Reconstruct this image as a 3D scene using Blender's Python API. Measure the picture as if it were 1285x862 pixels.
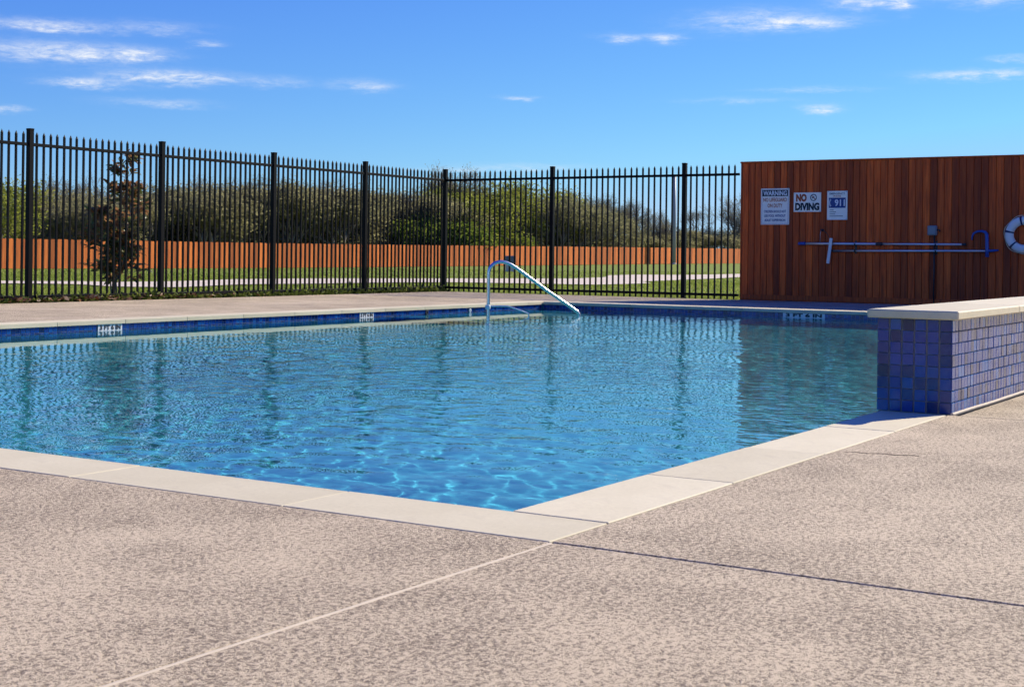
import bpy, bmesh, math, random
import numpy as np
from mathutils import Vector, Matrix
R = math.radians
random.seed(7); rng = np.random.default_rng(7)
for o in list(bpy.data.objects): bpy.data.objects.remove(o)
scene = bpy.context.scene
COL = scene.collection

# ------------------------------------------------------------------ camera
HEAD = 32.12                        # heading of the lens, degrees from +x (x, y run along the pool edges, origin at the near pool corner)
CAM = Vector((-3.567, -2.235, 0.75))
cd = bpy.data.cameras.new('camera'); cam = bpy.data.objects.new('camera', cd); COL.objects.link(cam)
cd.sensor_width = 36; cd.lens = 50.73; cd.shift_x = -0.001; cd.shift_y = -0.0872; cd.clip_end = 3000; cd.clip_start = 0.05
cam.matrix_world = Matrix.Translation(CAM) @ Matrix.Rotation(R(HEAD - 90), 4, 'Z') @ Matrix.Rotation(R(90), 4, 'X') @ Matrix.Rotation(R(0.669), 4, 'Z')
cd.dof.use_dof = True; cd.dof.focus_distance = 13.0; cd.dof.aperture_fstop = 18
scene.camera = cam
FWD = Vector((math.cos(R(HEAD)), math.sin(R(HEAD)), 0)); RGT = Vector((math.sin(R(HEAD)), -math.cos(R(HEAD)), 0))

# ------------------------------------------------------------------ sky, sun, exposure
SUN = Vector((1.37, -0.55, 1.0)).normalized()
EL = math.asin(SUN.z); AZ = math.atan2(SUN.y, SUN.x)
w = bpy.data.worlds.new('World'); scene.world = w; w.use_nodes = True
nt = w.node_tree; nt.nodes.clear(); N = nt.nodes.new; L = nt.links.new
def wmath(op, a, b=None, c=None, clamp=False):
    n = N('ShaderNodeMath'); n.operation = op; n.use_clamp = clamp
    for i, s in enumerate((a, b, c)):
        if s is None: continue
        if isinstance(s, (int, float)): n.inputs[i].default_value = s
        else: L(s, n.inputs[i])
    return n.outputs[0]
sky = N('ShaderNodeTexSky'); sky.sky_type = 'NISHITA'; sky.sun_disc = False
sky.sun_elevation = EL; sky.sun_rotation = R(90) - AZ; sky.altitude = 100; sky.air_density = 1.0; sky.dust_density = 0.0; sky.ozone_density = 6.0
# film response of the photograph's deep blue: one curve per channel for the whole sky
sp = N('ShaderNodeSeparateColor'); L(sky.outputs[0], sp.inputs[0]); hs = N('ShaderNodeCombineColor')
for i, (pw, k, top) in enumerate(((1.2, .37, 3.2), (1.25, .472, 5.2), (.55, 2.48, 9.0))): L(wmath('MINIMUM', wmath('MULTIPLY', wmath('POWER', sp.outputs[i], pw), k), top), hs.inputs[i])
tc = N('ShaderNodeTexCoord'); sep = N('ShaderNodeSeparateXYZ'); L(tc.outputs['Generated'], sep.inputs[0])
az = wmath('ARCTAN2', sep.outputs[1], sep.outputs[0]); el = wmath('ARCSINE', sep.outputs[2])
cmb = N('ShaderNodeCombineXYZ'); L(wmath('MULTIPLY', az, 14.0), cmb.inputs[0]); L(wmath('MULTIPLY', el, 62.0), cmb.inputs[1])
n1 = N('ShaderNodeTexNoise'); n1.inputs['Scale'].default_value = 1.0; n1.inputs['Detail'].default_value = 7; n1.inputs['Roughness'].default_value = 0.62; n1.inputs['Distortion'].default_value = 0.4
L(cmb.outputs[0], n1.inputs['Vector'])
n2 = N('ShaderNodeTexNoise'); n2.inputs['Scale'].default_value = 3.0; n2.inputs['Detail'].default_value = 6; n2.inputs['Roughness'].default_value = 0.65
L(cmb.outputs[0], n2.inputs['Vector'])
bear = wmath('MULTIPLY_ADD', wmath('SUBTRACT', R(HEAD), az), 57.29578, wmath('MULTIPLY', wmath('SUBTRACT', n1.outputs['Fac'], 0.5), 2.9))
eld = wmath('MULTIPLY_ADD', el, 57.29578, wmath('MULTIPLY', wmath('SUBTRACT', n2.outputs['Fac'], 0.5), 0.57))
cp = N('ShaderNodeCombineXYZ'); L(bear, cp.inputs[0]); L(eld, cp.inputs[1])
# thin clouds: bearing from the lens heading (deg, + to the right), elevation (deg), half width, half height, strength, tilt
CLOUDS = [(-18.0, 8.35, 1.9, .20, .95, -.04), (-17.6, 7.4, 2.3, .34, .95, -.05), (-14.8, 7.5, 1.3, .20, .8, -.08), (-13.4, 6.65, 2.0, .22, 1.0, -.06), (-16.5, 6.3, 1.4, .16, .9, -.07),
          (-19.9, 5.2, .6, .12, .8, 0), (-14.0, 8.5, 1.6, .22, .35, -.1), (-12.1, 7.95, .6, .12, .5, 0), (-13.6, 5.65, 1.7, .14, .35, .02), (-9.4, 6.6, 1.3, .17, .35, .05), (-5.9, 6.55, .9, .2, .55, .2),
          (.25, 6.15, .7, .09, .5, 0), (4.6, 8.55, .9, .14, .6, 0), (6.0, 8.5, .55, .16, .9, 0), (9.6, 9.2, 2.2, .38, .6, -.02), (11.2, 9.05, 1.6, .18, .9, -.03), (13.6, 9.85, 1.1, .28, .8, 0),
          (15.0, 9.75, .4, .3, .8, 0), (18.6, 9.9, 1.6, .32, .9, -.06), (18.2, 6.95, 2.0, .16, .85, .02), (12.0, 5.75, .6, .17, .95, .1), (8.8, 6.1, 1.7, .1, .3, .04), (11.6, 6.5, 1.7, .09, .3, .02), (19.2, 7.5, .8, .12, .5, 0),
          (.5, 3.45, 2.2, .12, .35, .02), (-2.0, 3.3, 2.2, .09, .3, 0)]
rc = random.Random(3)
for i in range(12):
    b = rc.uniform(28, 200); CLOUDS.append(((b if b < 145 else b - 290), rc.uniform(4, 15), rc.uniform(.8, 3), rc.uniform(.15, .45), rc.uniform(.4, .95), 0))
tot = None
for b, e, wx, wy, s, tl in CLOUDS:
    ma = N('ShaderNodeVectorMath'); ma.operation = 'MULTIPLY_ADD'; L(cp.outputs[0], ma.inputs[0]); ma.inputs[1].default_value = (1 / wx, 1 / wy, 0); ma.inputs[2].default_value = (-b / wx, -e / wy, 0)
    dt = N('ShaderNodeVectorMath'); dt.operation = 'DOT_PRODUCT'; L(ma.outputs[0], dt.inputs[0]); L(ma.outputs[0], dt.inputs[1])
    v = wmath('POWER', .3679, dt.outputs['Value'])
    tot = wmath('MULTIPLY', v, s) if tot is None else wmath('MULTIPLY_ADD', v, s, tot)
cmb3 = N('ShaderNodeCombineXYZ'); L(wmath('MULTIPLY_ADD', el, 260.0, wmath('MULTIPLY', n1.outputs['Fac'], 3.0)), cmb3.inputs[1]); L(wmath('MULTIPLY', az, 75.0), cmb3.inputs[0])
n3 = N('ShaderNodeTexNoise'); n3.inputs['Scale'].default_value = 1.0; n3.inputs['Detail'].default_value = 6; n3.inputs['Roughness'].default_value = 0.7; n3.inputs['Distortion'].default_value = 0.5; L(cmb3.outputs[0], n3.inputs['Vector'])
brk = wmath('MULTIPLY', wmath('MULTIPLY_ADD', n2.outputs['Fac'], 2.2, -0.5), wmath('MULTIPLY_ADD', n3.outputs['Fac'], 3.2, -0.72))
mask = wmath('MULTIPLY', wmath('MULTIPLY', tot, wmath('MAXIMUM', brk, 0.0)), 1.1, clamp=True)
mixc = N('ShaderNodeMix'); mixc.data_type = 'RGBA'; L(mask, mixc.inputs[0]); L(hs.outputs[0], mixc.inputs[6]); mixc.inputs[7].default_value = (7.0, 7.3, 7.7, 1)
bg = N('ShaderNodeBackground'); bg.inputs[1].default_value = 0.095; w.cycles.sampling_method = 'MANUAL'; w.cycles.sample_map_resolution = 256; L(mixc.outputs[2], bg.inputs[0])
wo = N('ShaderNodeOutputWorld'); L(bg.outputs[0], wo.inputs[0])

sd = bpy.data.lights.new('sun', 'SUN'); sun = bpy.data.objects.new('sun', sd); COL.objects.link(sun)
sd.energy = 5.0; sd.angle = R(0.53); sd.color = (1.0, 0.915, 0.745)
sun.rotation_euler = SUN.to_track_quat('Z', 'Y').to_euler(); sun.location = SUN * 60
try: sd.cycles.is_caustics_light = True
except Exception as e: print('no caustics light', e)
vs = scene.view_settings; vs.view_transform = 'Standard'; vs.look = 'None'; vs.exposure = 0.45; vs.gamma = 1; vs.use_curve_mapping = False
scene.render.engine = 'CYCLES'
cy = scene.cycles; cy.use_denoising = True; cy.max_bounces = 6; cy.diffuse_bounces = 3; cy.glossy_bounces = 3; cy.transmission_bounces = 4; cy.transparent_max_bounces = 4; cy.use_adaptive_sampling = True; cy.adaptive_threshold = 0.025; cy.use_light_tree = False; cy.sample_clamp_indirect = 6

# ------------------------------------------------------------------ helpers
def tag(o, label=None, cat=None, group=None, kind=None):
    for k, v in (('label', label), ('category', cat), ('group', group), ('kind', kind)):
        if v: o[k] = v
    return o
def link(name, mesh, parent=None, loc=None, rot=None, scale=None, mat=None):
    o = bpy.data.objects.new(name, mesh); COL.objects.link(o)
    if parent: o.parent = parent
    if loc is not None: o.location = loc
    if rot is not None:
        if isinstance(rot, Matrix): o.rotation_euler = rot.to_euler()
        else: o.rotation_euler = rot
    if scale is not None: o.scale = scale
    return o
def empty(name, loc=(0, 0, 0), rz=0):
    o = link(name, None, None, loc, (0, 0, rz)); o.empty_display_size = .2; return o

class MB:
    def __init__(s): s.v = []; s.f = []; s.c = []
    def add(s, vs, fs, var=None):
        b = len(s.v); s.v += [tuple(p) for p in vs]; s.f += [tuple(i + b for i in f) for f in fs]
        s.c += [random.random() if var is None else var] * len(fs)
    def box(s, x0, x1, y0, y1, z0, z1, M=None, var=None):
        vs = [Vector((x, y, z)) for z in (z0, z1) for y in (y0, y1) for x in (x0, x1)]
        if M is not None: vs = [M @ p for p in vs]
        s.add(vs, [(0, 2, 3, 1), (4, 5, 7, 6), (0, 1, 5, 4), (2, 6, 7, 3), (0, 4, 6, 2), (1, 3, 7, 5)], var)
    def chbox(s, x0, x1, y0, y1, z0, z1, c, M=None, var=None):       # box with chamfered edges
        X, Y, Z = (x0, x1), (y0, y1), (z0, z1); vs = []; idx = {}
        for i in (0, 1):
            for j in (0, 1):
                for k in (0, 1):
                    for ax in range(3):
                        p = [X[i], Y[j], Z[k]]
                        for a, q in enumerate((i, j, k)):
                            if a != ax: p[a] += c if q == 0 else -c
                        idx[(i, j, k, ax)] = len(vs); vs.append(Vector(p))
        fs = []
        for ax in range(3):
            a, b = [q for q in range(3) if q != ax]
            for e in (0, 1):
                loop = []
                for (p, q) in ((0, 0), (1, 0), (1, 1), (0, 1)):
                    t = [0, 0, 0]; t[ax] = e; t[a] = p; t[b] = q; loop.append(idx[(*t, ax)])
                fs.append(loop)
            for p in (0, 1):
                for q in (0, 1):
                    t0 = [0, 0, 0]; t0[a] = p; t0[b] = q; t1 = list(t0); t1[ax] = 1
                    fs.append([idx[(*t0, a)], idx[(*t1, a)], idx[(*t1, b)], idx[(*t0, b)]])
        for i in (0, 1):
            for j in (0, 1):
                for k in (0, 1): fs.append([idx[(i, j, k, 0)], idx[(i, j, k, 1)], idx[(i, j, k, 2)]])
        ctr = Vector(((x0 + x1) / 2, (y0 + y1) / 2, (z0 + z1) / 2)); out = []
        for f in fs:
            P = [vs[i] for i in f]; n = (P[1] - P[0]).cross(P[2] - P[0])
            m = sum(P, Vector()) / len(P) - ctr
            out.append(tuple(f) if n.dot(m) > 0 else tuple(reversed(f)))
        if M is not None: vs = [M @ p for p in vs]
        s.add(vs, out, var)
    def tube(s, pts, rad, n=8, cap=True, var=None):
        pts = [Vector(p) for p in pts]; m = len(pts)
        rads = rad if isinstance(rad, (list, tuple)) else [rad] * m
        t = (pts[1] - pts[0]).normalized(); a = t.orthogonal().normalized(); vs = []
        for i, p in enumerate(pts):
            tn = (pts[min(i + 1, m - 1)] - pts[max(i - 1, 0)]).normalized()
            a = (a - tn * a.dot(tn)); a = a.normalized() if a.length > 1e-6 else tn.orthogonal().normalized()
            b = tn.cross(a)
            for k in range(n):
                q = 2 * math.pi * k / n; vs.append(p + (a * math.cos(q) + b * math.sin(q)) * rads[i])
        fs = [(i * n + k, i * n + (k + 1) % n, (i + 1) * n + (k + 1) % n, (i + 1) * n + k) for i in range(m - 1) for k in range(n)]
        if cap: fs += [tuple(reversed(range(n))), tuple(range((m - 1) * n, m * n))]
        s.add(vs, fs, var)
    def prism(s, poly, z0, z1, M=None, var=None):                    # polygon (ccw) extruded in z
        n = len(poly); vs = [Vector((x, y, z)) for z in (z0, z1) for x, y in poly]
        if M is not None: vs = [M @ p for p in vs]
        s.add(vs, [tuple(reversed(range(n))), tuple(range(n, 2 * n))] + [(i, (i + 1) % n, n + (i + 1) % n, n + i) for i in range(n)], var)
    def lathe(s, prof, n=16, M=None, var=None):
        vs = []; m = len(prof)
        for r, z in prof:
            for k in range(n): q = 2 * math.pi * k / n; vs.append(Vector((r * math.cos(q), r * math.sin(q), z)))
        fs = [(i * n + k, i * n + (k + 1) % n, (i + 1) * n + (k + 1) % n, (i + 1) * n + k) for i in range(m - 1) for k in range(n)]
        fs += [tuple(reversed(range(n))), tuple(range((m - 1) * n, m * n))]
        if M is not None: vs = [M @ p for p in vs]
        s.add(vs, fs, var)
    def mesh(s, name, mat, smooth=False):
        me = bpy.data.meshes.new(name); me.from_pydata(s.v, [], s.f)
        a = me.attributes.new('var', 'FLOAT', 'FACE'); a.data.foreach_set('value', s.c)
        if smooth: me.polygons.foreach_set('use_smooth', [True] * len(me.polygons))
        me.materials.append(mat); me.update(); return me
    def build(s, name, mat, parent=None, smooth=False, **k): return link(name, s.mesh(name, mat, smooth), parent, **k)
def fastmesh(name, V, F, mat, var=None, smooth=False):               # numpy arrays; F is (n,3) or (n,4)
    me = bpy.data.meshes.new(name); n, k = F.shape
    me.vertices.add(len(V)); me.vertices.foreach_set('co', np.ascontiguousarray(V, dtype=np.float32).ravel())
    me.loops.add(n * k); me.loops.foreach_set('vertex_index', np.ascontiguousarray(F, dtype=np.int32).ravel())
    me.polygons.add(n); me.polygons.foreach_set('loop_start', np.arange(0, n * k, k, dtype=np.int32))
    if smooth: me.polygons.foreach_set('use_smooth', np.ones(n, dtype=bool))
    me.update(calc_edges=True)
    if var is not None:
        a = me.attributes.new('var', 'FLOAT', 'FACE'); a.data.foreach_set('value', np.ascontiguousarray(var, dtype=np.float32))
    me.materials.append(mat); return me

# ------------------------------------------------------------------ materials
class MT:
    def __init__(s, name, rough=.6, spec=.5, metal=0.0):
        s.m = bpy.data.materials.new(name); s.m.use_nodes = True; s.t = s.m.node_tree; s.b = s.t.nodes['Principled BSDF']
        s.b.inputs['Roughness'].default_value = rough; s.b.inputs['Specular IOR Level'].default_value = spec; s.b.inputs['Metallic'].default_value = metal
        s._oc = None
    def n(s, ty, **kw):
        x = s.t.nodes.new('ShaderNode' + ty)
        for k, v in kw.items():
            if k in x.inputs: x.inputs[k].default_value = v
            else: setattr(x, k, v)
        return x
    def l(s, a, b): s.t.links.new(a, b)
    def coord(s, sc=(1, 1, 1), jitter=False):
        t = s.n('TexCoord'); mp = s.n('Mapping'); mp.inputs['Scale'].default_value = sc; s.l(t.outputs['Object'], mp.inputs[0])
        if jitter:
            oi = s.n('ObjectInfo'); q = s.n('VectorMath', operation='SCALE'); q.inputs[0].default_value = (37, 19, 53); s.l(oi.outputs['Random'], q.inputs['Scale']); s.l(q.outputs[0], mp.inputs['Location'])
        return mp.outputs[0]
    def noise(s, vec, scale, detail=4, rough=.55, dist=0):
        x = s.n('TexNoise', Scale=scale, Detail=detail, Roughness=rough, Distortion=dist); s.l(vec, x.inputs['Vector']); return x.outputs['Fac']
    def ramp(s, fac, stops, interp='LINEAR'):
        r = s.n('ValToRGB'); r.color_ramp.interpolation = interp; e = r.color_ramp.elements
        while len(e) < len(stops): e.new(.5)
        for q, (p, c) in zip(e, stops): q.position = p; q.color = (*c, 1) if len(c) == 3 else c
        s.l(fac, r.inputs[0]); return r.outputs[0]
    def mix(s, a, b, fac, mode='MIX'):
        m = s.n('Mix', data_type='RGBA', blend_type=mode)
        for i, q in ((0, fac), (6, a), (7, b)):
            if isinstance(q, (int, float)): m.inputs[i].default_value = q
            elif isinstance(q, tuple): m.inputs[i].default_value = (*q, 1)
            else: s.l(q, m.inputs[i])
        return m.outputs[2]
    def math(s, op, a, b=0.0, clamp=False):
        m = s.n('Math', operation=op, use_clamp=clamp)
        for i, q in enumerate((a, b)):
            if isinstance(q, (int, float)): m.inputs[i].default_value = q
            else: s.l(q, m.inputs[i])
        return m.outputs[0]
    def rand(s): return s.n('ObjectInfo').outputs['Random']
    def var(s): return s.n('Attribute', attribute_name='var').outputs['Fac']
    def col(s, c):
        if isinstance(c, tuple): s.b.inputs['Base Color'].default_value = (*c, 1)
        else: s.l(c, s.b.inputs['Base Color'])
        return s
    def rough(s, r): s.l(r, s.b.inputs['Roughness']); return s
    def bump(s, h, strength=.4, dist=.005):
        b = s.n('Bump', Strength=strength, Distance=dist); s.l(h, b.inputs['Height']); s.l(b.outputs[0], s.b.inputs['Normal']); return s

def simple(name, c, rough=.5, spec=.5, metal=0.0, var=.12, sc=9):
    m = MT(name, rough, spec, metal); f = m.noise(m.coord(), sc, 5, .6)
    return m.col(m.mix(tuple(x * (1 - var) for x in c), tuple(min(1, x * (1 + var)) for x in c), f)).bump(f, .08, .002).m

# deck: sprayed knock-down texture, flat tan plateaus over darker pits
m = MT('deck', .8, .3); c = m.coord()
f1 = m.noise(c, 72, 3, .62, .4); f2 = m.noise(c, 190, 3, .6); f3 = m.noise(c, .55, 5, .62, .4); f4 = m.noise(c, 2.6, 5, .65, .3)
f5 = m.noise(c, 330, 2, .6); f6 = m.noise(c, .23, 4, .6, 1.2)
g = m.math('ADD', m.math('MULTIPLY', f1, .56), m.math('MULTIPLY', f2, .44))
g = m.math('ADD', g, m.math('MULTIPLY', m.math('SUBTRACT', f4, .5), .18)); g = m.math('ADD', g, m.math('MULTIPLY', m.math('SUBTRACT', f3, .5), .13))
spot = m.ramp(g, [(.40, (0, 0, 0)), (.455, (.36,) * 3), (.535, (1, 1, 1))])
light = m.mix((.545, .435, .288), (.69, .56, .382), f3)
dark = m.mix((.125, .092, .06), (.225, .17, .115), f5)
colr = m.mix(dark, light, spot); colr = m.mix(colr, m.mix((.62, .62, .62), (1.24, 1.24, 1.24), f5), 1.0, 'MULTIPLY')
colr = m.mix(colr, (.70, .58, .44), m.ramp(f6, [(.56, (0, 0, 0)), (.70, (.30,) * 3)]))
colr = m.mix(colr, (.27, .205, .15), m.ramp(m.noise(c, .9, 6, .7, .8), [(.62, (0, 0, 0)), (.80, (.42,) * 3)]))
m.col(colr); m.bump(m.math('ADD', spot, m.math('MULTIPLY', f5, .3)), .6, .0028); DECK = m.m
# coping: cast stone, cream, faint stains
m = MT('coping', .7, .35); c = m.coord(); f1 = m.noise(c, 3.2, 5, .6); f2 = m.noise(c, 60, 3, .6); f3 = m.noise(c, 1.3, 3, .5, .6)
base = m.mix((.60, .525, .345), (.80, .715, .50), f1); base = m.mix(base, (.42, .36, .27), m.ramp(m.noise(c, 130, 3, .7), [(.62, (0, 0, 0)), (.75, (.4,) * 3)]))
base = m.mix(base, (.50, .41, .22), m.ramp(f3, [(.6, (0, 0, 0)), (.78, (.45,) * 3)]))
base = m.mix(base, m.mix((.86, .86, .86), (1.05, 1.05, 1.05), f2), 1.0, 'MULTIPLY')
base = m.mix(base, (.46, .395, .28), m.ramp(m.noise(c, 6.5, 6, .72, .5), [(.55, (0, 0, 0)), (.78, (.5,) * 3)])); oi = m.mix((.88, .875, .86), (1.05, 1.05, 1.05), m.rand()); base = m.mix(base, oi, 1.0, 'MULTIPLY')
m.col(base).bump(m.math('ADD', f2, f1), .25, .002); COPING = m.m
JOINT_DARK = simple('joint_dark', (.035, .028, .024), .95, .1); JOINT_LIGHT = simple('joint_light', (.58, .49, .37), .8, .3)
SHELL = None
m = MT('plaster', .75, .2); c = m.coord(); f = m.noise(c, 3, 5, .6); m.col(m.mix((.018, .19, .255), (.026, .225, .29), f)); SHELL = m.m
def tile_mat(name, src):
    m = MT(name, .16, .55); c = m.coord(jitter=True); r = m.rand() if src == 'obj' else m.var()
    f = m.noise(c, 30, 4, .6)
    base = m.ramp(r, [(0, (.002, .014, .08)), (.25, (.002, .025, .165)), (.5, (.003, .048, .28)), (.75, (.002, .032, .215)), (1, (.008, .105, .36))])
    base = m.mix(base, (.03, .085, .22), m.ramp(f, [(.5, (0, 0, 0)), (.8, (.5,) * 3)]))
    rr = m.math('MULTIPLY_ADD', f, .22); 
    m.col(base); m.bump(f, .22, .002)
    m.b.inputs['Roughness'].default_value = .13
    return m.m
TILE = tile_mat('tile_glaze', 'obj'); TILEV = tile_mat('tile_glaze_field', 'var')
GROUT = simple('grout', (.24, .235, .225), .9, .2)
IRON = simple('black_iron', (.003, .003, .0035), .5, .12)
STEEL = MT('stainless', .26, .5, 1.0); STEEL.col((.72, .71, .69)); STEEL = STEEL.m
ALU = MT('aluminium', .34, .5, .9); ALU.col((.60, .62, .65)); ALU = ALU.m
BLUEP = simple('blue_plastic', (.02, .075, .33), .4); DARKP = simple('dark_plastic', (.02, .022, .028), .5)
GREYP = simple('grey_box', (.20, .22, .25), .5); WHITEP = simple('white_plastic', (.72, .72, .70), .5); NAVY = simple('navy_band', (.012, .022, .09), .6)
SIGNW = simple('sign_white', (.90, .85, .75), .45, .4, 0, .03); INKB = simple('ink_black', (.015, .017, .025), .6); INKR = simple('ink_red', (.36, .065, .012), .6)
INKO = simple('ink_orange', (.48, .12, .03), .6); INKBLUE = simple('ink_blue', (.012, .04, .20), .5); PHONEW = simple('ink_white', (.75, .77, .8), .6)
def wood(name, stops, scale, rough=.62, src='obj'):
    m = MT(name, rough, .35); c = m.coord(scale, jitter=True); f = m.noise(c, 1.0, 7, .62, .4); f2 = m.noise(c, .25, 3, .5)
    b = m.ramp(f, stops); v = m.rand() if src == 'obj' else m.var()
    b = m.mix(b, m.mix((.45, .41, .38), (1.25, 1.25, 1.22), v), 1.0, 'MULTIPLY'); b = m.mix(b, m.mix((.75, .72, .7), (1.15, 1.15, 1.15), f2), 1.0, 'MULTIPLY')
    m.col(b).bump(f, .3, .002); return m.m
CEDAR = wood('cedar_stain', [(.25, (.27, .034, .004)), (.5, (.62, .092, .0095)), (.75, (.82, .155, .019))], (26, 26, 1.6))
FENCEW = wood('orange_fence_wood', [(.25, (.58, .145, .02)), (.5, (.74, .195, .03)), (.75, (.84, .25, .045))], (5, 5, .8), .75, 'var')
BARK = simple('bark', (.20, .175, .145), .9, .2, 0, .35, 14)
def leafmat(name, stops, transl=.3, rough=.85, back=None, src='var', spec=.12):
    m = MT(name, rough, spec); b = m.ramp(m.var() if src == 'var' else m.rand(), stops)
    if back:
        g_ = m.n('NewGeometry'); b = m.mix(b, back, g_.outputs['Backfacing'])
    m.col(b); tr = m.n('BsdfTranslucent'); m.l(b if not back else b, tr.inputs[0]); mx = m.n('MixShader'); mx.inputs[0].default_value = transl
    out = m.t.nodes['Material Output']; m.l(m.b.outputs[0], mx.inputs[1]); m.l(tr.outputs[0], mx.inputs[2]); m.l(mx.outputs[0], out.inputs[0]); return m.m
LEAF_GREEN = leafmat('leaf_green', [(0, (.12, .14, .022)), (.5, (.25, .275, .045)), (1, (.40, .41, .09))], .55)
LEAF_DARK = leafmat('leaf_dark', [(0, (.16, .155, .07)), (.55, (.30, .28, .135)), (1, (.45, .41, .23))], .6)
LEAF_PALE = leafmat('leaf_pale', [(0, (.17, .17, .08)), (.5, (.27, .26, .125)), (1, (.38, .36, .19))], .55)
LEAF_BUSH = leafmat('leaf_bush', [(0, (.07, .11, .014)), (.5, (.17, .22, .03)), (1, (.29, .34, .06))], .4)
MAGN = leafmat('magnolia_leaf', [(0, (.08, .105, .03)), (.6, (.17, .20, .055)), (1, (.30, .31, .10))], .55, .4, back=(.30, .15, .07), src='obj', spec=.45)
MAGNV = leafmat('magnolia_leaf_field', [(0, (.08, .105, .03)), (.6, (.17, .20, .055)), (1, (.30, .31, .10))], .55, .4, back=(.30, .15, .07), spec=.45)
DRYLEAF = leafmat('dry_leaf', [(0, (.13, .05, .025)), (.5, (.24, .13, .07)), (1, (.42, .32, .22))], .1, .8)
GRASSB = leafmat('grass_blade', [(0, (.13, .18, .022)), (.5, (.25, .315, .045)), (1, (.42, .43, .10))], .5, .8)
COVER = leafmat('cover_leaf', [(0, (.05, .075, .014)), (.6, (.12, .16, .03)), (1, (.24, .27, .06))], .35, .5)
m = MT('lawn', .95, .15); c = m.coord(); f1 = m.noise(c, .35, 5, .6); f2 = m.noise(c, 9, 4, .7)
m.col(m.mix(m.mix((.13, .18, .024), (.235, .29, .045), f1), m.mix((.10, .14, .02), (.31, .34, .075), f2), .5)).bump(f2, .5, .05); LAWN = m.m
PATH = simple('path_concrete', (.64, .54, .42), .85, .3, 0, .1, 2)

# ------------------------------------------------------------------ terrain
def sst(a, b, x): t = np.clip((np.asarray(x, float) - a) / (b - a), 0, 1); return t * t * (3 - 2 * t)
def terr(x, y):
    D = (np.asarray(x) - CAM.x) * FWD.x + (np.asarray(y) - CAM.y) * FWD.y
    return -.04 - .46 * sst(24, 84, D) + .4 * sst(95, 184, D)
U, V = 16.09, 9.533                                   # pool back edge and left edge
VF, UF = 14.09, 19.89                                 # left fence line, back fence line
# lawn: one sheet out to the horizon, finely divided where it shows; a step lower beneath the deck and pool
def lawn_sheet():
    xs = np.concatenate([[-1500, -400, -120, -40, -12], np.arange(-6, 60, 3), np.arange(60, 240, 10), [300, 500, 900, 2000]])
    ys = np.concatenate([[-1500, -400, -120, -40, -12], np.arange(-6, 60, 3), np.arange(60, 160, 10), [200, 320, 600, 1500]])
    X, Y = np.meshgrid(xs, ys, indexing='ij'); Z = terr(X, Y)
    inside = (X > -20) & (X < UF - .1) & (Y < VF - .3) & (Y > -20); Z = np.where(inside, -1.6, Z)
    n, k = X.shape; idx = np.arange(n * k).reshape(n, k)
    F = np.stack([idx[:-1, :-1], idx[1:, :-1], idx[1:, 1:], idx[:-1, 1:]], -1).reshape(-1, 4)
    # cut the sheet where the deck lies so it never rises through it
    return np.stack([X, Y, Z], -1).reshape(-1, 3), F
Vv, Ff = lawn_sheet()
lawn = link('lawn', fastmesh('lawn', Vv, Ff, LAWN, smooth=False)); tag(lawn, 'flat mown lawn beyond the black iron fence', None, None, 'structure')
# footpath meandering over the lawn
NEAR = [(15.2, 25.9), (18.4, 24.4), (18.8, 23.3), (17.7, 21.1), (18.5, 19.8), (22.4, 21.9), (25.6, 22.0), (28.1, 22.7), (33.3, 23.4), (33.5, 21.7), (34.0, 20.1), (33.2, 18.7), (34.6, 18.4), (41.5, 20.2), (48.3, 24.4), (62.6, 29.1), (78.3, 32.7), (94, 35.2)]
FAR = [(19, 30.6), (20.6, 27.1), (21.8, 26.8), (21.8, 25.6), (24.8, 26.2), (31.8, 30.6), (39.2, 33.3), (42.0, 33.6), (48.8, 34.1), (52.7, 34.1), (56.5, 34.3), (58.3, 33.3), (68, 36.4), (73.9, 39.7), (79.7, 40.5), (82.1, 38.3), (92.6, 38.8), (105.6, 39.6)]
def smooth_line(P, n):
    P = np.array(P, float); t = np.linspace(0, 1, len(P)); tt = np.linspace(0, 1, n)
    Q = np.stack([np.interp(tt, t, P[:, i]) for i in (0, 1)], 1)
    for _ in range(2): Q[1:-1] = (Q[:-2] + 2 * Q[1:-1] + Q[2:]) / 4
    return Q
A, B = smooth_line(NEAR, 90), smooth_line(FAR, 90)
pm = MB(); pv = []; 
for i in range(90):
    for k in range(7):
        q = A[i] * (1 - k / 6) + B[i] * k / 6; pv.append((q[0], q[1], float(terr(q[0], q[1])) + .025))
pm.add(pv, [(i * 7 + k, (i + 1) * 7 + k, (i + 1) * 7 + k + 1, i * 7 + k + 1) for i in range(89) for k in range(6)], .5)
path = pm.build('path', PATH); tag(path, 'pale curving footpath across the lawn behind the fence', None, None, 'structure')
from_poly = np.concatenate([A, B[::-1]])
def in_poly(x, y, P):
    r = np.zeros(len(x), bool); j = len(P) - 1
    for i in range(len(P)):
        c_ = ((P[i, 1] > y) != (P[j, 1] > y)) & (x < (P[j, 0] - P[i, 0]) * (y - P[i, 1]) / (P[j, 1] - P[i, 1] + 1e-12) + P[i, 0]); r ^= c_; j = i
    return r

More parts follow.
